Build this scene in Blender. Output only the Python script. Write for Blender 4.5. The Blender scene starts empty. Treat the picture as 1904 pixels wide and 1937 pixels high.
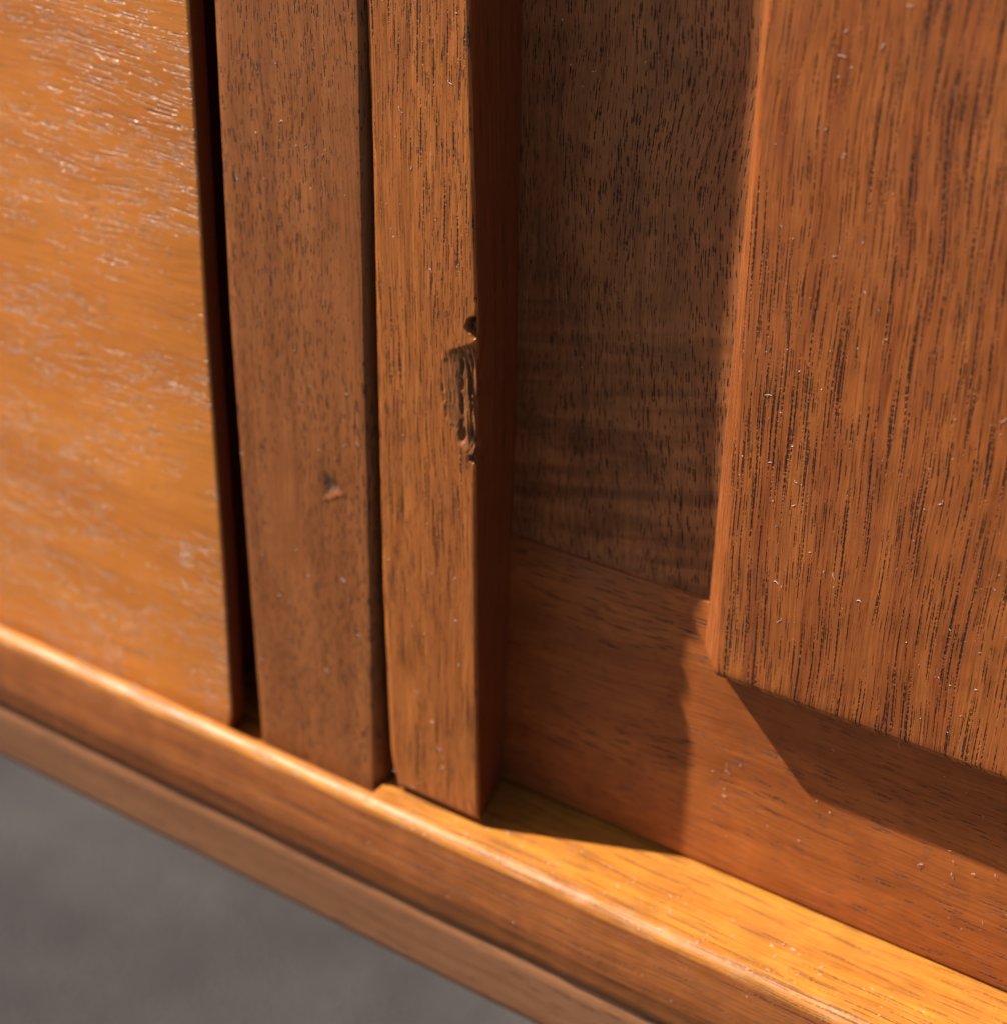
import bpy, bmesh, math, random
from mathutils import Vector, Matrix, noise
sc = bpy.context.scene
col = sc.collection
random.seed(7)
MM = 0.001

# ---------------------------------------------------------------- camera
cam_d = bpy.data.cameras.new('camera'); cam = bpy.data.objects.new('camera', cam_d); col.objects.link(cam)
sc.camera = cam
cam_d.sensor_fit = 'HORIZONTAL'; cam_d.sensor_width = 36.0; cam_d.lens = 36.0 * 3300.0 / 1904.0
cam_d.clip_start = 0.005; cam_d.clip_end = 400.0
cr = Vector((0.8221981, 0.5690876, 0.0113845)); cu = Vector((-0.2729253, 0.3766036, 0.8852579)); cf = Vector((-0.4995018, 0.7309645, -0.4649612))
cam.matrix_world = Matrix(((cr.x, cu.x, -cf.x, 0.11104935), (cr.y, cu.y, -cf.y, -0.15742237), (cr.z, cu.z, -cf.z, 0.14938987), (0, 0, 0, 1)))
cam_d.dof.use_dof = True
cam_d.dof.focus_distance = 0.197
cam_d.dof.aperture_fstop = 20.5

# ---------------------------------------------------------------- sky, sun, exposure
travel = Vector((2.52, 1.0, -3.42)).normalized()
to_sun = -travel
elev = math.asin(to_sun.z); azim = math.atan2(to_sun.x, to_sun.y)
w = bpy.data.worlds.new('World'); sc.world = w; w.use_nodes = True
wn = w.node_tree.nodes; wl = w.node_tree.links
bg = wn['Background']; sky = wn.new('ShaderNodeTexSky'); sky.sky_type = 'NISHITA'; sky.sun_disc = False
sky.sun_elevation = elev; sky.sun_rotation = azim; sky.dust_density = 2.0
wl.new(sky.outputs[0], bg.inputs[0]); bg.inputs[1].default_value = 0.052
sun_d = bpy.data.lights.new('sun', 'SUN'); sun = bpy.data.objects.new('sun', sun_d); col.objects.link(sun)
sun_d.energy = 5.0; sun_d.angle = math.radians(0.8); sun_d.color = (1.0, 0.93, 0.82)
sun.rotation_euler = travel.to_track_quat('-Z', 'Y').to_euler(); sun.location = (-2, -1, 3)
vs = sc.view_settings; vs.view_transform = 'Standard'; vs.look = 'None'; vs.gamma = 1.0; vs.use_curve_mapping = False
vs.exposure = 1.14
sc.render.film_transparent = False

# ---------------------------------------------------------------- node helpers
class NT:
    def __init__(s, name):
        s.m = bpy.data.materials.new(name); s.m.use_nodes = True
        s.n = s.m.node_tree.nodes; s.l = s.m.node_tree.links
        s.bsdf = s.n['Principled BSDF']
    def put(s, sock, v):
        if hasattr(v, 'is_output') or isinstance(v, bpy.types.NodeSocket): s.l.new(v, sock)
        else: sock.default_value = v
    def math(s, op, a, b=0.0, c=0.0, clamp=False):
        n = s.n.new('ShaderNodeMath'); n.operation = op; n.use_clamp = clamp
        s.put(n.inputs[0], a); s.put(n.inputs[1], b); s.put(n.inputs[2], c); return n.outputs[0]
    def xyz(s, x, y, z):
        n = s.n.new('ShaderNodeCombineXYZ'); s.put(n.inputs[0], x); s.put(n.inputs[1], y); s.put(n.inputs[2], z); return n.outputs[0]
    def noise(s, vec, scale=1.0, detail=3.0, rough=0.5, dist=0.0):
        n = s.n.new('ShaderNodeTexNoise'); n.noise_dimensions = '3D'
        s.put(n.inputs['Vector'], vec); n.inputs['Scale'].default_value = scale; n.inputs['Detail'].default_value = detail
        n.inputs['Roughness'].default_value = rough; n.inputs['Distortion'].default_value = dist
        return n.outputs[0]
    def vor(s, vec):
        n = s.n.new('ShaderNodeTexVoronoi'); n.voronoi_dimensions = '2D'; n.feature = 'F1'
        s.put(n.inputs['Vector'], vec); n.inputs['Scale'].default_value = 1.0; n.inputs['Randomness'].default_value = 1.0
        return n.outputs['Distance'], n.outputs['Color']
    def smooth(s, v, lo, hi, a=0.0, b=1.0):
        n = s.n.new('ShaderNodeMapRange'); n.interpolation_type = 'SMOOTHSTEP'
        s.put(n.inputs[0], v); s.put(n.inputs[1], lo); s.put(n.inputs[2], hi); s.put(n.inputs[3], a); s.put(n.inputs[4], b)
        return n.outputs[0]
    def ramp(s, v, stops):
        n = s.n.new('ShaderNodeValToRGB'); e = n.color_ramp.elements
        while len(e) < len(stops): e.new(0.5)
        for el, (p, c) in zip(e, stops): el.position = p; el.color = (*c, 1)
        s.put(n.inputs[0], v); return n.outputs[0]
    def mix(s, f, a, b, mode='MIX'):
        n = s.n.new('ShaderNodeMix'); n.data_type = 'RGBA'; n.blend_type = mode
        s.put(n.inputs[0], f)
        for i, v in ((6, a), (7, b)):
            if isinstance(v, tuple): v = (*v, 1) if len(v) == 3 else v
            s.put(n.inputs[i], v)
        return n.outputs[2]
    def sep(s, v):
        n = s.n.new('ShaderNodeSeparateXYZ'); s.put(n.inputs[0], v); return n.outputs

def wood(name, cols, axis='Z', pores=((1.5, .10, .17, .30, .62),), pore_dark=0.22, warp=1.2, band=(.22, .012), rough=0.40,
         pore_depth=0.10, fibre=0.25, seed=0.0, mottle=0.0, figure=None, slope=0.0, spec=0.34, worn=None, streak=0.0, coat=0.0, wig=.35, pore_rough=.18, pore_mix=.92, hair=0.0, ripple=0.0, dscale=(.12, .02), dmin=.25):
    t = NT(name)
    tc = t.n.new('ShaderNodeTexCoord'); mp = t.n.new('ShaderNodeVectorMath'); mp.operation = 'SCALE'
    t.l.new(tc.outputs['Object'], mp.inputs[0]); mp.inputs['Scale'].default_value = 1000.0
    X, Y, Z = t.sep(mp.outputs[0])
    if axis == 'Z': g = Z; a = t.math('MULTIPLY_ADD', Y, -1.7, X)
    else: g = X; a = t.math('MULTIPLY_ADD', Y, .9, Z)
    if slope: a = t.math('MULTIPLY_ADD', g, slope, a)
    # wandering grain
    wv = t.noise(t.xyz(t.math('MULTIPLY', a, .045), t.math('MULTIPLY', g, .018), seed), 1.0, 2.0, .5)
    a1 = t.math('MULTIPLY_ADD', t.math('SUBTRACT', wv, .5), warp * 6, a)
    wv2 = t.noise(t.xyz(t.math('MULTIPLY', a, .35), t.math('MULTIPLY', g, .12), seed + 5), 1.0, 2.0, .5)
    a1 = t.math('MULTIPLY_ADD', t.math('SUBTRACT', wv2, .5), wig, a1)
    # colour bands
    bandn = t.noise(t.xyz(t.math('MULTIPLY', a1, band[0]), t.math('MULTIPLY', g, band[1]), seed + 11), 1.0, 4.0, .6)
    colr = t.ramp(bandn, [(.28, cols[0]), (.50, cols[1]), (.72, cols[2])])
    # fine fibres
    fb = t.noise(t.xyz(t.math('MULTIPLY', a1, 4.5), t.math('MULTIPLY', g, .10), seed + 3), 1.0, 3.0, .7)
    fbf = t.smooth(fb, .25, .75, 1.0 - fibre, 1.0 + fibre * .6)
    colr = t.mix(1.0, colr, t.xyz(fbf, fbf, fbf), 'MULTIPLY')
    if mottle:
        mo = t.noise(t.xyz(t.math('MULTIPLY', a, .10), t.math('MULTIPLY', g, .16), seed + 21), 1.0, 4.0, .6, .6)
        mf = t.smooth(mo, .35, .68, 1.0, 1.0 - mottle)
        colr = t.mix(1.0, colr, t.xyz(mf, mf, mf), 'MULTIPLY')
    if hair:
        hn = t.noise(t.xyz(t.math('MULTIPLY', a1, 3.4), t.math('MULTIPLY', g, .055), seed + 71), 1.0, 3.0, .6)
        hd = t.noise(t.xyz(t.math('MULTIPLY', a1, .35), t.math('MULTIPLY', g, .03), seed + 75), 1.0, 2.0, .5)
        hf = t.math('MULTIPLY', t.smooth(hn, .53, .64, 0.0, hair), t.smooth(hd, .36, .62, .25, 1.0))
        colr = t.mix(hf, colr, (cols[0][0] * .42, cols[0][1] * .34, cols[0][2] * .34))
    if ripple:
        rn = t.noise(t.xyz(t.math('MULTIPLY', a, .04), t.math('MULTIPLY_ADD', g, .40, t.math('MULTIPLY', a, -.085)), seed + 81), 1.0, 2.0, .5, .4)
        rf = t.smooth(rn, .35, .65, 1.0 - ripple, 1.0 + ripple * .5)
        rf = t.math('ADD', 1.0, t.math('MULTIPLY', t.math('SUBTRACT', rf, 1.0), t.smooth(g, 85.0, 55.0, .25, 1.0)))
        colr = t.mix(1.0, colr, t.xyz(rf, rf, rf), 'MULTIPLY')
    if streak:
        st = t.noise(t.xyz(t.math('MULTIPLY', a1, .5), t.math('MULTIPLY', g, .02), seed + 31), 1.0, 2.0, .5)
        sf = t.smooth(st, .56, .70, 0.0, streak)
        colr = t.mix(sf, colr, (cols[0][0] * .45, cols[0][1] * .42, cols[0][2] * .45))
    # pores: rows of cut vessels, ragged dashes along the grain
    dn = t.noise(t.xyz(t.math('MULTIPLY', a1, dscale[0]), t.math('MULTIPLY', g, dscale[1]), seed + 41), 1.0, 3.0, .55)
    rag = t.noise(t.xyz(t.math('MULTIPLY', a1, 2.2), t.math('MULTIPLY', g, 2.4), seed + 51), 1.0, 2.0, .6)
    pore = None
    for k, (sa, sg, r0, lo, hi) in enumerate(pores):
        d, c = t.vor(t.xyz(t.math('MULTIPLY_ADD', a1, sa, seed + 7.3 * k), t.math('MULTIPLY_ADD', g, sg, seed * .37 + 3.1 * k), 0.0))
        rnd = t.sep(c)[0]
        dens = t.smooth(dn, lo, hi, dmin, 1.15)
        r = t.math('MULTIPLY', t.math('MULTIPLY', rnd, dens), r0 * 1.7)
        r = t.math('MULTIPLY', r, t.smooth(rag, .30, .62, .35, 1.15))
        p = t.smooth(d, t.math('MULTIPLY', r, .35), t.math('ADD', r, .004), 1.0, 0.0)
        pore = p if pore is None else t.math('MAXIMUM', pore, p)
    pd = cols[0]
    if axis == 'X':
        gm_ = t.n.new('ShaderNodeNewGeometry'); vt = t.n.new('ShaderNodeVectorTransform'); vt.vector_type = 'NORMAL'; vt.convert_from = 'WORLD'; vt.convert_to = 'OBJECT'
        t.l.new(gm_.outputs['Normal'], vt.inputs[0]); nx = t.math('ABSOLUTE', t.sep(vt.outputs[0])[0])
        ends = t.smooth(nx, .6, .9)
        pore = t.math('MULTIPLY', pore, t.math('SUBTRACT', 1.0, ends))
        eg = t.smooth(t.noise(mp.outputs[0], 3.0, 3.0, .6), .3, .7, .75, 1.15)
        ecol = t.mix(1.0, (cols[0][0] * .30, cols[0][1] * .22, cols[0][2] * .30), t.xyz(eg, eg, eg), 'MULTIPLY')
        colr = t.mix(ends, colr, ecol)
    colr = t.mix(t.math('MULTIPLY', pore, pore_mix), colr, (pd[0] * pore_dark, pd[1] * pore_dark * .9, pd[2] * pore_dark))
    rg = t.math('MULTIPLY_ADD', pore, pore_rough, t.smooth(t.noise(mp.outputs[0], .12, 4.0, .6), .3, .7, rough - .06, rough + .08))
    h = t.math('MULTIPLY_ADD', pore, -pore_depth, t.math('MULTIPLY', fb, .030))
    h = t.math('MULTIPLY_ADD', t.noise(mp.outputs[0], .35, 3.0, .5), .05, h)
    if worn:
        at = t.n.new('ShaderNodeAttribute'); at.attribute_name = 'worn'; wf = at.outputs['Fac']
        raw = t.noise(t.xyz(t.math('MULTIPLY', a, 3.2), t.math('MULTIPLY', g, .22), seed + 60), 1.0, 4.0, .7)
        rc = t.ramp(raw, [(.34, worn[0]), (.5, worn[1]), (.68, worn[2])])
        colr = t.mix(wf, colr, rc)
        rg = t.math('MULTIPLY_ADD', wf, .3, rg, clamp=True)
        h = t.math('MULTIPLY_ADD', t.math('MULTIPLY', raw, wf), .14, h)
    bm_ = t.n.new('ShaderNodeBump'); bm_.inputs['Strength'].default_value = 1.0; bm_.inputs['Distance'].default_value = 0.001
    t.put(bm_.inputs['Height'], h)
    t.put(t.bsdf.inputs['Base Color'], colr); t.put(t.bsdf.inputs['Roughness'], rg)
    t.bsdf.inputs['IOR'].default_value = 1.5; t.bsdf.inputs['Specular IOR Level'].default_value = spec
    if coat:
        t.bsdf.inputs['Coat Weight'].default_value = coat; t.bsdf.inputs['Coat Roughness'].default_value = .28
    t.put(t.bsdf.inputs['Normal'], bm_.outputs[0])
    return t.m

W = {}
W['drawer'] = wood('drawer_wood', ((.47, .138, .019), (.59, .185, .026), (.67, .222, .033)), 'X',
                   pores=((1.9, .085, .19, .38, .50), (2.7, .13, .19, .40, .52), (3.3, .18, .18, .40, .54)), pore_dark=.30, warp=1.5, band=(.09, .012), rough=.38, pore_depth=.13, fibre=.16, seed=3.0,
                   slope=.02, wig=.07, pore_rough=-.06, pore_mix=.60, hair=.28, dscale=(.09, .030), dmin=.32, spec=.6)
W['divider'] = wood('divider_wood', ((.20, .060, .017), (.275, .086, .023), (.335, .110, .030)), 'Z',
                    pores=((3.0, .34, .18, .30, .58), (2.2, .20, .16, .34, .58), (1.7, .10, .12, .3, .6)), pore_dark=.20, warp=.9, band=(.3, .02), rough=.44, pore_depth=.10, fibre=.30, seed=12.0, mottle=.10,
                    worn=((.05, .026, .016), (.10, .05, .028), (.16, .08, .04)), wig=.14, hair=.35)
W['stile'] = wood('stile_wood', ((.27, .074, .017), (.36, .108, .023), (.44, .142, .031)), 'Z',
                  pores=((2.3, .07, .20, .28, .52), (3.2, .13, .16, .3, .56), (3.8, .30, .14, .3, .6)), pore_dark=.16, warp=.7, band=(.7, .012), rough=.42, pore_depth=.14, fibre=.46, seed=23.0,
                  worn=((.035, .013, .004), (.20, .066, .017), (.35, .118, .028)), wig=.10, hair=.55)
W['stile_side_shade'] = wood('stile_side_shade_wood', ((.13, .036, .010), (.19, .052, .014), (.24, .070, .019)), 'Z',  # redder side of the stile, its shade painted into the colour
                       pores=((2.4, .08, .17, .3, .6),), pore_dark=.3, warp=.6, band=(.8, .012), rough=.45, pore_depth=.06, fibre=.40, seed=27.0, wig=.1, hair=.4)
W['door'] = wood('door_wood', ((.255, .062, .015), (.335, .092, .020), (.40, .120, .026)), 'Z',
                 pores=((1.8, .032, .19, .24, .46), (2.6, .055, .18, .26, .48), (3.2, .12, .17, .28, .52)), pore_dark=.10, warp=.8, band=(.28, .012), rough=.44, pore_depth=.12, fibre=.34, seed=31.0, mottle=.16, wig=.10, hair=.65, dscale=(.09, .013), dmin=.58)
W['back'] = wood('back_wood', ((.26, .090, .032), (.37, .128, .042), (.46, .158, .050)), 'Z',
                 pores=((3.0, .30, .19, .26, .5), (2.4, .17, .16, .30, .54), (2.0, .09, .12, .3, .55)), pore_dark=.08, warp=1.6, band=(.25, .03), rough=.44, pore_depth=.10, fibre=.30, seed=44.0, mottle=.16, wig=.22, hair=.45, ripple=.32, dscale=(.16, .035), dmin=.15)
W['rail'] = wood('rail_wood', ((.26, .064, .013), (.345, .092, .019), (.43, .124, .026)), 'X',
                 pores=((2.2, .15, .17, .40, .60), (1.6, .09, .14, .42, .60)), pore_dark=.14, warp=1.3, band=(.2, .02), rough=.40, pore_depth=.06, fibre=.30, seed=52.0, mottle=.16, wig=.10, hair=.5, dmin=.35)
W['ledge'] = wood('ledge_wood', ((.33, .100, .012), (.43, .150, .016), (.50, .190, .021)), 'X',
                  pores=((2.4, .030, .18, .24, .46), (3.4, .05, .16, .28, .5)), pore_dark=.28, warp=.6, band=(.5, .012), rough=.48, pore_depth=.06, fibre=.34, seed=63.0, mottle=.18,
                  worn=((.28, .15, .08), (.45, .28, .16), (.6, .45, .32)), wig=.08, spec=.4, hair=.5)
W['ledge_front'] = wood('ledge_front_wood', ((.30, .082, .020), (.385, .114, .027), (.45, .145, .036)), 'X',
                   pores=((2.2, .035, .18, .30, .52), (3.0, .07, .16, .32, .55)), pore_dark=.25, warp=.6, band=(.4, .012), rough=.46, pore_depth=.06, fibre=.30, seed=67.0, mottle=.16, wig=.08, hair=.45)
W['apron'] = wood('apron_wood', ((.29, .115, .048), (.37, .155, .066), (.43, .19, .085)), 'X',
                  pores=((1.2, .08, .16, .4, .62),), pore_dark=.4, warp=.7, band=(.3, .012), rough=.45, pore_depth=.06, fibre=.18, seed=74.0, hair=.3)
W['carcass'] = wood('carcass_wood', ((.16, .06, .025), (.22, .08, .03), (.26, .10, .04)), 'X', rough=.55, seed=80.0)

def concrete():
    t = NT('concrete'); tc = t.n.new('ShaderNodeTexCoord'); P = tc.outputs['Object']
    n1 = t.noise(P, 14.0, 6.0, .6); n2 = t.noise(P, 320.0, 3.0, .6); n3 = t.noise(P, 9.0, 3.0, .5)
    c = t.ramp(n1, [(.34, (.022, .0165, .015)), (.5, (.034, .0262, .0238)), (.66, (.046, .036, .033))])
    f = t.smooth(n2, .3, .7, .78, 1.15); c = t.mix(1.0, c, t.xyz(f, f, f), 'MULTIPLY')
    f3 = t.smooth(n3, .38, .62, .82, 1.1); c = t.mix(1.0, c, t.xyz(f3, f3, f3), 'MULTIPLY')
    b = t.n.new('ShaderNodeBump'); b.inputs['Distance'].default_value = .003; t.put(b.inputs['Height'], n2)
    t.put(t.bsdf.inputs['Base Color'], c); t.bsdf.inputs['Roughness'].default_value = .9; t.put(t.bsdf.inputs['Normal'], b.outputs[0])
    return t.m
def dust_mat():
    t = NT('dust_fibre'); t.bsdf.inputs['Base Color'].default_value = (.74, .68, .62, 1); t.bsdf.inputs['Roughness'].default_value = .6
    return t.m

# ---------------------------------------------------------------- mesh helpers
GZ = -0.30       # ground level (m)
def finish(name, verts, faces, mat, parent=None, sharp=35, worn=None):
    me = bpy.data.meshes.new(name); me.from_pydata(verts, [], faces); me.update()
    bm = bmesh.new(); bm.from_mesh(me); bmesh.ops.recalc_face_normals(bm, faces=bm.faces); bm.to_mesh(me); bm.free()
    if worn is not None:
        at = me.attributes.new('worn', 'FLOAT', 'POINT'); at.data.foreach_set('value', worn)
    me.shade_smooth(); me.set_sharp_from_angle(angle=math.radians(sharp))
    me.materials.append(mat)
    o = bpy.data.objects.new(name, me); col.objects.link(o)
    if parent:
        o.parent = parent
        # parent sits at the foot of the furniture; part coordinates stay those of the room
        q = parent; off = Vector((0, 0, 0))
        while q: off += q.location; q = q.parent
        o.location = -off
    return o
def loft(ts, prof, axis):
    """closed cross-section prof(t)->[(p,q[,worn])] swept along axis 'Z' (p,q = x,y) or 'X' (p,q = y,z); millimetres in, metres out"""
    V = []; Fc = []; Wn = []; n = None
    for t in ts:
        pr = prof(t); n = len(pr)
        for e in pr:
            p, q = e[0], e[1]; Wn.append(e[2] if len(e) > 2 else 0.0)
            V.append((p * MM, q * MM, t * MM) if axis == 'Z' else (t * MM, p * MM, q * MM))
    m = len(ts)
    for i in range(m - 1):
        for j in range(n):
            k = (j + 1) % n
            Fc.append((i * n + j, i * n + k, (i + 1) * n + k, (i + 1) * n + j))
    Fc.append(tuple(range(n))); Fc.append(tuple((m - 1) * n + j for j in range(n)))
    return V, Fc, Wn
def lin(a, b, n): return [a + (b - a) * i / n for i in range(n + 1)]
def lerp(a, b, f): return a + (b - a) * f
def ss(e0, e1, x):
    f = max(0.0, min(1.0, (x - e0) / (e1 - e0))); return f * f * (3 - 2 * f)
def interp(x, xs, ys):
    if x <= xs[0]: return ys[0]
    for i in range(len(xs) - 1):
        if x <= xs[i + 1]: return lerp(ys[i], ys[i + 1], (x - xs[i]) / (xs[i + 1] - xs[i]))
    return ys[-1]
def nz(x, y=0.0, z=0.0): return noise.noise(Vector((x, y, z)))
def rects(x0, x1, y0, y1, z0, z1, r=0.4, seg=3):
    """box with its edges rounded, verts/faces in metres"""
    bm = bmesh.new(); bmesh.ops.create_cube(bm, size=1.0)
    for v in bm.verts: v.co = Vector((lerp(x0, x1, v.co.x + .5), lerp(y0, y1, v.co.y + .5), lerp(z0, z1, v.co.z + .5))) * MM
    bmesh.ops.bevel(bm, geom=bm.edges[:], offset=r * MM, segments=seg, profile=.5, affect='EDGES')
    bm.verts.index_update()
    V = [tuple(v.co) for v in bm.verts]; Fc = [tuple(v.index for v in f.verts) for f in bm.faces]; bm.free(); return V, Fc

# ---------------------------------------------------------------- ground
gm = concrete()
ground = finish('ground', [(-60, -60, GZ), (60, -60, GZ), (60, 60, GZ), (-60, 60, GZ)], [(0, 1, 2, 3)], gm)
ground['kind'] = 'structure'; ground['label'] = 'grey concrete ground below the sideboard'

# ---------------------------------------------------------------- sideboard
sb = bpy.data.objects.new('sideboard', None); col.objects.link(sb); sb.location = (0, .2, GZ); sb.empty_display_size = .05
sb['label'] = 'orange brown wooden sideboard corner with chipped stile, recessed panel and rounded base ledge'
sb['category'] = 'sideboard'
ZT = 300.0      # top of the fronts
Y2, Y3, YR, YB, YD = -1.6, -1.0, 9.68, 10.2, 4.9

# drawer front -------------------------------------------------
def drawer_prof(z):
    bot = ss(3.0, -2.8, z)
    xr = interp(z, (-3, 24, 65, 106), (-44.1, -43.5, -43.35, -42.5)) + .06 * nz(z * .25, 3) - 1.0 * bot ** 3
    return [(-250, Y2 + 16), (-250, Y2 + .3), (-249.6, Y2), (-200, Y2)] + [(x, Y2) for x in (-120, -80, -60)] + \
           [(xr - .6, Y2), (xr - .28, Y2 + .05), (xr - .08, Y2 + .2), (xr, Y2 + .5), (xr - .05, Y2 + 2.6), (xr - .3, Y2 + 2.9), (xr - 9, Y2 + 3.0), (xr - 9, Y2 + 16)]
V, Fc, Wn = loft([-3.0, -2.6, -2.0, -1.2, 0, 1.5, 3] + lin(6, 120, 76) + [ZT], drawer_prof, 'Z')
o = finish('drawer_front', V, Fc, W['drawer'], sb); o['label'] = 'bright orange drawer front with horizontal grain'

# divider strip -------------------------------------------------
def dent(x, z):
    # triangular dent with a raised lower lip
    u = (x + 22.3); v = (z - 45.2)
    a_ = v + .75 - .55 * u; b_ = 1.5 - (u * .35 + v * .75); c_ = u + 1.9 + .1 * v; d_ = 1.25 - u
    m = min(a_, b_, c_, d_)
    return ss(0.0, 1.3, m) * .36 - .08 * math.exp(-((a_ + .25) / .22) ** 2) * (1 if -1.8 < u < 1.4 else 0)
def divider_prof(z):
    xl = interp(z, (-3, 25, 65, 106), (-38.35, -38.8, -39.3, -38.5)) + .05 * nz(z * .3, 9)
    sh = interp(z, (-3, 33, 70, 109), (-17.25, -17.0, -16.8, -16.3)) + .07 * nz(z * .35, 1.5) + .03 * nz(z * 1.3, 7)
    pts = [(xl + .3, 10.2), (xl, Y2 + .75), (xl + .07, Y2 + .38), (xl + .28, Y2 + .1), (xl + .65, Y2)]
    for x in lin(xl + 2, sh - .45, 60):
        d = dent(x, z) if abs(x + 22.3) < 4 and abs(z - 45) < 4 else 0
        pts.append((x, Y2 + d, max(0, min(.7, d * 2.4))))
    pts += [(sh, Y2 + .06), (sh + .22, Y2 + .30), (sh + .50, Y2 + .95), (sh + .78, Y2 + 1.9), (sh + .72, 10.2)]
    return pts
V, Fc, Wn = loft(lin(-3, 38, 20) + lin(40.5, 50, 48) + lin(52, 125, 60) + [ZT], divider_prof, 'Z')
o = finish('divider_strip', V, Fc, W['divider'], sb, worn=Wn); o['label'] = 'flat reddish brown divider strip with a small dent'

# chipped stile -------------------------------------------------
def chip(x, z, xr):
    """depth (mm) torn out of the stile's front right arris, and how raw it is"""
    e = xr - x                                   # distance from the arris
    wl = interp(z, (55.7, 56.4, 57.6, 59.5, 61.5, 64.4, 67.5, 69.2, 70.2, 71.0), (0, 1.3, 2.9, 4.2, 4.9, 5.3, 5.2, 4.3, 2.4, .8)) + .30 * nz(z * .7, 4.1) + .14 * nz(z * 1.9, 8.0)
    d = 0.0; wn = 0.0
    if 55.7 < z < 71.0 and e < wl:
        f = (wl - e) / max(wl, .3)
        sd = ss(71.0, 67.8, z) * ss(55.7, 58.0, z)
        lip = ss(0, .9, wl - e)
        d = .14 * lip * (.25 + .75 * sd) + .58 * f ** 1.5 * (.35 + .65 * sd)
        grain_ = x + .10 * (z - 64) + .25 * nz(z * .35, 3)
        d += lip * sd * (.07 * nz(grain_ * 2.4, z * .10, 2) + .05 * nz(grain_ * 5.5, z * .18, 5)) + .46 * ss(.45, .80, f) * ss(1.01, .88, f) * nz(grain_ * 3.0, z * .16, 9)
        d += .55 * math.exp(-((e - (2.3 + .30 * nz(z * .4, 1))) / .16) ** 2) * ss(58.5, 60.5, z) * ss(70, 67, z) * max(0, .5 + 1.2 * nz(z * .6, 6))
        d += .28 * math.exp(-((e - (wl - .30)) / .18) ** 2) * ss(59.5, 61, z) * ss(66.0, 63.0, z) * max(0, .35 + nz(z * .8, 16) * 1.4)
        d += .55 * math.exp(-((e - 2.1) / .35) ** 2 - ((z - 58.4) / .8) ** 2)
        d += .35 * math.exp(-((e - .9) / .16) ** 2) * max(0, .4 + nz(z * .5, 26)) * sd * ss(0, .4, e)
        wn = min(1.0, lip * (.45 + .75 * f) * (.55 + .45 * sd))
    # ragged hole above
    wh = interp(z, (71.4, 71.9, 72.6, 73.4, 74.2, 74.6), (.1, 1.1, 1.8, 1.6, 1.0, 0)) + .28 * nz(z * 2.3, 1)
    if 71.4 < z < 74.6 and e < wh:
        f = ss(0, .5, wh - e); d = max(d, f * (.15 + .85 * ss(.0, .6, e)) * (1.35 + .6 * nz(x * 2.5, z * 1.6))); wn = max(wn, f * .9)
    wb = interp(z, (54.9, 55.4, 56.1, 56.6), (0, 1.0, 1.1, 0)) + .2 * nz(z * 3, 14)
    if 54.9 < z < 56.6 and e < wb:
        f = ss(0, .5, wb - e); d = max(d, f * .6 * (.3 + .7 * ss(0, .5, e))); wn = max(wn, f * .9)
    return max(0.0, d), wn
def stile_prof(z):
    xl = interp(z, (.9, 4, 13, 33, 60, 91, 109), (-13.9, -14.4, -14.75, -15.25, -15.3, -15.25, -15.6)) + .07 * nz(z * .3, 21) + .04 * nz(z * .9, 2)
    xr = interp(z, (.9, 31, 53, 76, 95, 111, 150, 300), (.68, .15, -.10, .02, -.72, -1.25, .9, .9)) + .04 * nz(z * .4, 31) + .02 * nz(z * 2, 3)  # unseen upper edge bends right to shift the shadow it casts
    xb = interp(z, (0, 41, 63, 109), (-2.9, -2.1, -1.85, -1.85))
    rl = .8 + 1.1 * ss(7, 1, z)
    bt = .5 * ss(1.9, .9, z) ** 2
    pts = [(xl + .2, 10.6), (xl, Y3 + .9 * rl), (xl + .1 * rl, Y3 + .4 * rl), (xl + .35 * rl, Y3 + .12 * rl), (xl + .9 * rl, Y3 + bt)]
    xs = lin(xl + .9 * rl + .6, xr - 6.4, 10) + lin(xr - 6.2, xr - .40, 44)
    inz = 54 < z < 76
    for x in xs:
        d, wn = chip(x, z, xr) if inz else (0, 0)
        pts.append((x, Y3 + d + bt, wn))
    ed, ewn = chip(xr - .02, z, xr) if inz else (0, 0)
    cut = 1.5 * ss(.05, .75, ed) * ss(70.5, 64.5, z)
    # rounded right arris, then the shaded return
    for (dx, dy) in ((-.20, .05), (-.06, .18), (0, .42)):
        pts.append((xr + dx - cut * (1 - .15 * dy), Y3 + dy + ed + bt, ewn))
    for q in (1.5, 2.4, 3.4, 4.5):
        y = max(Y3 + q + .1 * q, Y3 + ed + .45 + q * .12)
        x = lerp(xr, xb, (y - Y3) / 11.3)
        k = ss(4.2, 1.2, q) * min(1, ed / 1.2) * ss(71.6, 67, z)
        pts.append((x - k * .75 + .12 * k * nz(z * 2, q), y, k * .9))
    pts += [(lerp(xr, xb, .6), Y3 + 6.8), (xb, 10.6)]
    return pts
V, Fc, Wn = loft([.9, 1.05, 1.3, 1.6, 2.0, 3, 4.5, 6.5, 9, 12, 15] + lin(18, 53, 24) + lin(53.8, 76, 118) + lin(78, 125, 36) + [ZT], stile_prof, 'Z')
o = finish('door_stile', V, Fc, W['stile'], sb, sharp=50, worn=Wn)
o.data.materials.append(W['stile_side_shade'])  # right side faces take the darker colour with painted shade
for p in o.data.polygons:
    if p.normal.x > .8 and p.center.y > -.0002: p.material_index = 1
o['label'] = 'narrow orange brown stile with a chipped splintered edge'

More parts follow.
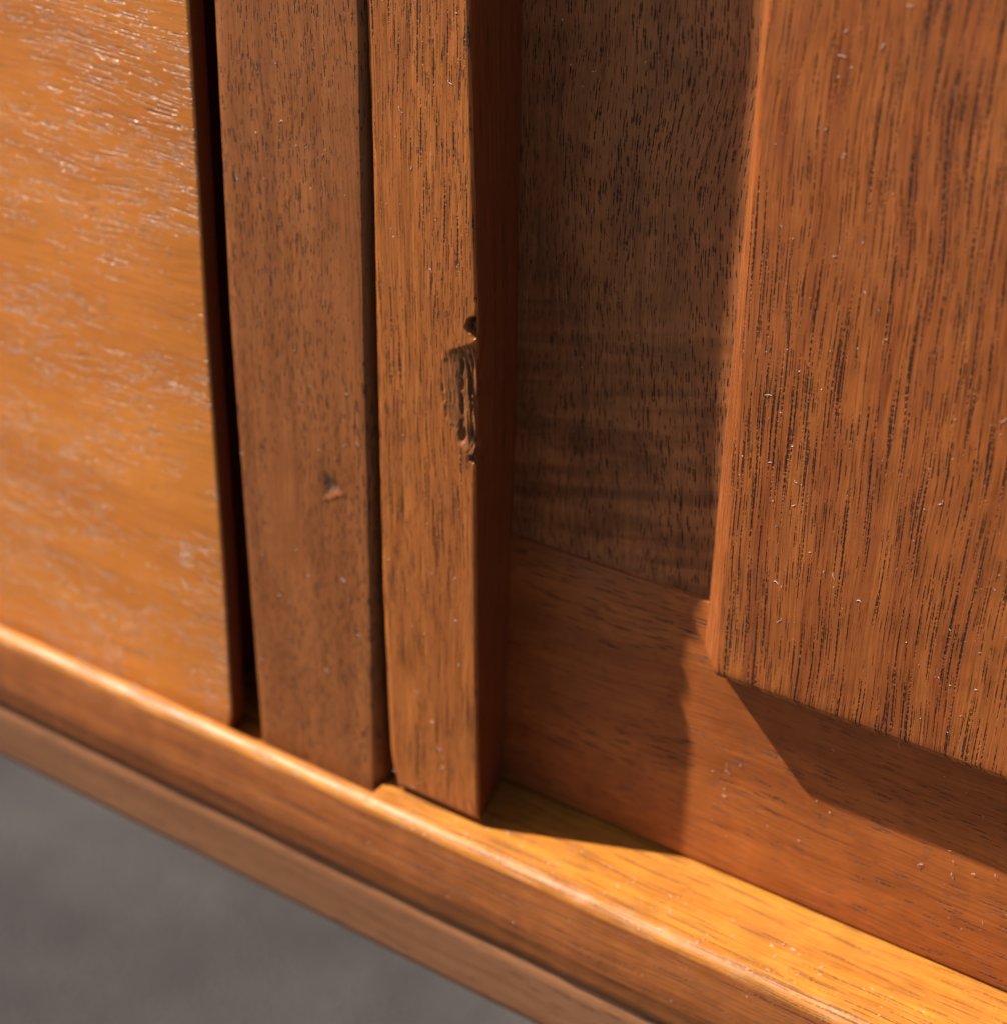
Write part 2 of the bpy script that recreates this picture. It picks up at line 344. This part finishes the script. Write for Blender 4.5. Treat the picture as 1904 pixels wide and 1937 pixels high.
# recessed back panel and bottom rail ---------------------------
V, Fc = rects(-14, 330, YB, YB + 6, 40.0, ZT, .12, 2)
o = finish('back_panel', V, Fc, W['back'], sb); o['label'] = 'shaded recessed panel with vertical grain'
def rail_prof(x):
    wv = .05 * nz(x * .05, 3)
    return [(18, .32), (YR + .45, .32 + .06 * nz(x * .4, 8)), (YR + .12 + wv, .45 + .08 * nz(x * .3, 5)), (YR + wv, .95)] + [(YR + wv * (1 - i / 6) + .10 * math.sin(math.pi * i / 6), lerp(2, 39.5, i / 6)) for i in range(7)] + [(YR + .12, 39.85), (YR + .4, 39.97), (18, 39.97)]
V, Fc, Wn = loft(lin(-14, 120, 80) + [330], rail_prof, 'X')
o = finish('bottom_rail', V, Fc, W['rail'], sb); o['label'] = 'horizontal grain bottom rail behind the raised door panel'

# raised door panel ---------------------------------------------
def door_prof(z):
    xf = interp(z, (33, 74, 114), (31.55, 31.65, 31.6)) + .05 * nz(z * .3, 41)
    a_ = interp(z, (33, 114), (3.95, 2.85))
    b = .35 * ss(34.0, 33.2, z) ** 2
    return [(xf - a_ + .1, 10.1), (xf - a_, 9.55), (xf - .42, YD + .42 + b), (xf - .16, YD + .14 + b), (xf + .12, YD + .02 + b), (xf + .5, YD + b)] + \
           [(x, YD + b) for x in lin(34, 90, 14)] + [(330, YD + b), (330, 10.1)]
V, Fc, Wn = loft([33.2, 33.35, 33.6, 34.0, 35] + lin(37, 125, 44) + [ZT], door_prof, 'Z')
o = finish('door_panel', V, Fc, W['door'], sb, sharp=50); o['label'] = 'raised reddish door panel with long dark pores and a bevelled edge'

# base ledge -----------------------------------------------------
def ledge_prof(x):
    st = ss(-15.9, -16.2, x)                    # rebate under the drawer and the divider strip
    wv = .10 * nz(x * .06, 1) + .04 * nz(x * .3, 2)
    zt = -2.9 * st
    mk = math.exp(-((x - 19.7) / .9) ** 2)
    pts = [(20, -8.0), (20, zt)]
    for y in (13, 10, 8, 6, 4, 2, 0, -1.2, -2.0, -2.6, -3.0): pts.append((y, zt + .03 * nz(x * .2, y * .4)))
    pts.append((-3.15, lerp(.0, -2.9, st)))
    pts.append((-3.22, 0.0))
    R = 1.8
    for i in range(13):
        th = math.pi / 2 * i / 12
        nick = .16 * mk * math.exp(-((i - 4) / 2.5) ** 2) + .22 * max(0, nz(x * .8, i * .3, 4)) ** 2 + .05 * nz(x * .25, i * .1, 6)
        pts.append((-3.75 - (R - nick) * math.sin(th) + wv * (i / 12), -(R) + (R - nick) * math.cos(th), max(0, min(1, nick * 3))))
    yf = -3.75 - R + wv
    pts += [(yf - .03, -5), (yf - .03, -8), (yf, -10.3), (yf + .10, -11.0), (yf + .25, -11.6), (yf + .50, -13.2), (yf + .72, -14.7), (yf + .95, -15.15), (yf + 1.9, -15.5), (yf + 3.5, -15.55), (20, -15.55)]
    return pts
V, Fc, Wn = loft([-250, -200, -150] + lin(-120, -18, 70) + lin(-16.4, -15.6, 8) + lin(-14.5, 100, 170) + [150, 330], ledge_prof, 'X')
o = finish('base_ledge', V, Fc, W['ledge'], sb, sharp=40, worn=Wn)
o.data.materials.append(W['ledge_front'])      # redder colour on the front face below the bead
for p in o.data.polygons:
    if p.normal.y < -.5 and p.center.z < -.0016: p.material_index = 1
o['label'] = 'sunlit orange ledge with a rounded front bead'
def apron_prof(x):
    wv = .08 * nz(x * .05, 11)
    y0 = -4.35 + wv
    return [(20, -15.75), (y0 + .5, -15.75), (y0 + .12, -15.9), (y0, -16.3), (y0 + .25, -19), (y0 + 2.0, -27.6), (y0 + 2.1, -28.7), (y0 + 2.7, -29.5), (y0 + 3.5, -29.8), (20, -29.8)]
V, Fc, Wn = loft([-250, -200] + lin(-130, 110, 60) + [330], apron_prof, 'X')
o = finish('base_apron', V, Fc, W['apron'], sb, sharp=40); o['label'] = 'shaded lower base moulding under the ledge'

# carcass and legs (mostly out of view, they carry and close the piece)
V, Fc = rects(-250, 330, 17.0, 400, -27.5, ZT, .5, 2); finish('carcass', V, Fc, W['carcass'], sb)
V, Fc = rects(-258, 340, -6, 405, ZT + .3, ZT + 22, 2, 3); finish('top_board', V, Fc, W['ledge'], sb)
def leg(cx, cy):
    n = 16; V = []; Fc = []
    for (z, r) in ((GZ * 1000, 11), (GZ * 1000 + 2, 12), (-60, 19), (-27.4, 21)):
        for i in range(n): V.append(((cx + r * math.cos(2 * math.pi * i / n)) * MM, (cy + r * math.sin(2 * math.pi * i / n)) * MM, z * MM))
    for k in range(3):
        for i in range(n): Fc.append((k * n + i, k * n + (i + 1) % n, (k + 1) * n + (i + 1) % n, (k + 1) * n + i))
    Fc += [tuple(range(n)), tuple(3 * n + i for i in range(n))]
    finish('leg', V, Fc, W['carcass'], sb)
for cx in (-236, 290):
    for cy in (28, 378): leg(cx, cy)

# ---------------------------------------------------------------- dust: lint and specks lying on the wood
DV = []; DF = []
def tube(pts, r):
    n = 4; base = len(DV)
    for i, p in enumerate(pts):
        d = (pts[min(i + 1, len(pts) - 1)] - pts[max(i - 1, 0)]).normalized()
        s1 = d.orthogonal().normalized(); s2 = d.cross(s1); rr = r * (1.0 if 0 < i < len(pts) - 1 else .5)
        for k in range(n):
            a = 2 * math.pi * k / n; q = p + (s1 * math.cos(a) + s2 * math.sin(a)) * rr; DV.append(tuple(q * MM))
    for i in range(len(pts) - 1):
        for k in range(n): DF.append((base + i * n + k, base + i * n + (k + 1) % n, base + (i + 1) * n + (k + 1) % n, base + (i + 1) * n + k))
def speck(p, r):
    base = len(DV)
    ax = [Vector((random.uniform(.5, 1.2) * r, 0, 0)), Vector((0, random.uniform(.5, 1) * r, 0)), Vector((0, 0, random.uniform(.5, 1.3) * r))]
    for v in (ax[0], -ax[0], ax[1], -ax[1], ax[2], -ax[2]): DV.append(tuple((p + v) * MM))
    for f in ((0, 2, 4), (2, 1, 4), (1, 3, 4), (3, 0, 4), (2, 0, 5), (1, 2, 5), (3, 1, 5), (0, 3, 5)): DF.append(tuple(base + i for i in f))
def lint(p, e1, e2, n, L, r):
    th = random.uniform(0, 6.28); cv = random.uniform(-1.6, 1.6); pts = []
    q = Vector(p); m = 6
    for i in range(m):
        pts.append(q + n * (r + .12 * L * random.random() * (i / m)))
        th += cv / m * 2 + random.uniform(-.35, .35); q = q + (e1 * math.cos(th) + e2 * math.sin(th)) * (L / m)
    tube(pts, r)
ex, ey, ezz = Vector((1, 0, 0)), Vector((0, 1, 0)), Vector((0, 0, 1))
def spot(x0, x1, z0, z1):
    for _ in range(30):
        x = random.uniform(x0, x1); z = random.uniform(z0, z1)
        if nz(x * .09, z * .05, 77) + .5 * nz(x * .3, z * .2, 5) > random.uniform(-.25, .45): break
    return x, z
def scatter(x0, x1, z0, z1, y, nl, ns):
    for _ in range(nl):
        q = spot(x0, x1, z0, z1); lint((q[0], y, q[1]), ex, ezz, -ey, random.choice((.3, .4, .5, .7, 1.1)) * random.uniform(.7, 1.2), random.uniform(.016, .030))
    for _ in range(ns):
        q = spot(x0, x1, z0, z1); speck(Vector((q[0], y - .02, q[1])), .025 + .075 * random.random() ** 2.5)
scatter(-38, -18, 2, 118, Y2, 38, 60)
scatter(-14, -2.5, 2, 53, Y3, 12, 30)
scatter(-14, -7, 53, 118, Y3, 10, 22)
scatter(-7, -2.5, 77, 118, Y3, 6, 14)
scatter(32.5, 82, 34, 125, YD, 75, 170)
scatter(-90, -45, 5, 110, Y2, 8, 50)
scatter(28, 80, 3, 30, YR, 24, 30)
scatter(2, 27, 45, 115, YB, 6, 30)
for _ in range(70):
    lint((random.uniform(-12, 75), random.uniform(-5, 3), .02 if 1 else 0), ex, ey, ezz, random.uniform(.3, .9), random.uniform(.02, .035))
for _ in range(50):
    x = random.uniform(-95, 70); th = random.uniform(.1, 1.2)
    n_ = Vector((0, -math.sin(th), math.cos(th)))
    speck(Vector((x, -3.75, -1.8)) + n_ * 1.83, random.uniform(.04, .12))
for _ in range(45): speck(Vector((random.uniform(-40, 80), -5.72, random.uniform(-10, -2.5))), random.uniform(.03, .09))
dust = finish('dust', DV, DF, dust_mat(), sharp=60)
dust['kind'] = 'stuff'; dust['label'] = 'pale dust specks and lint clinging to the wood'; dust['category'] = 'dust'
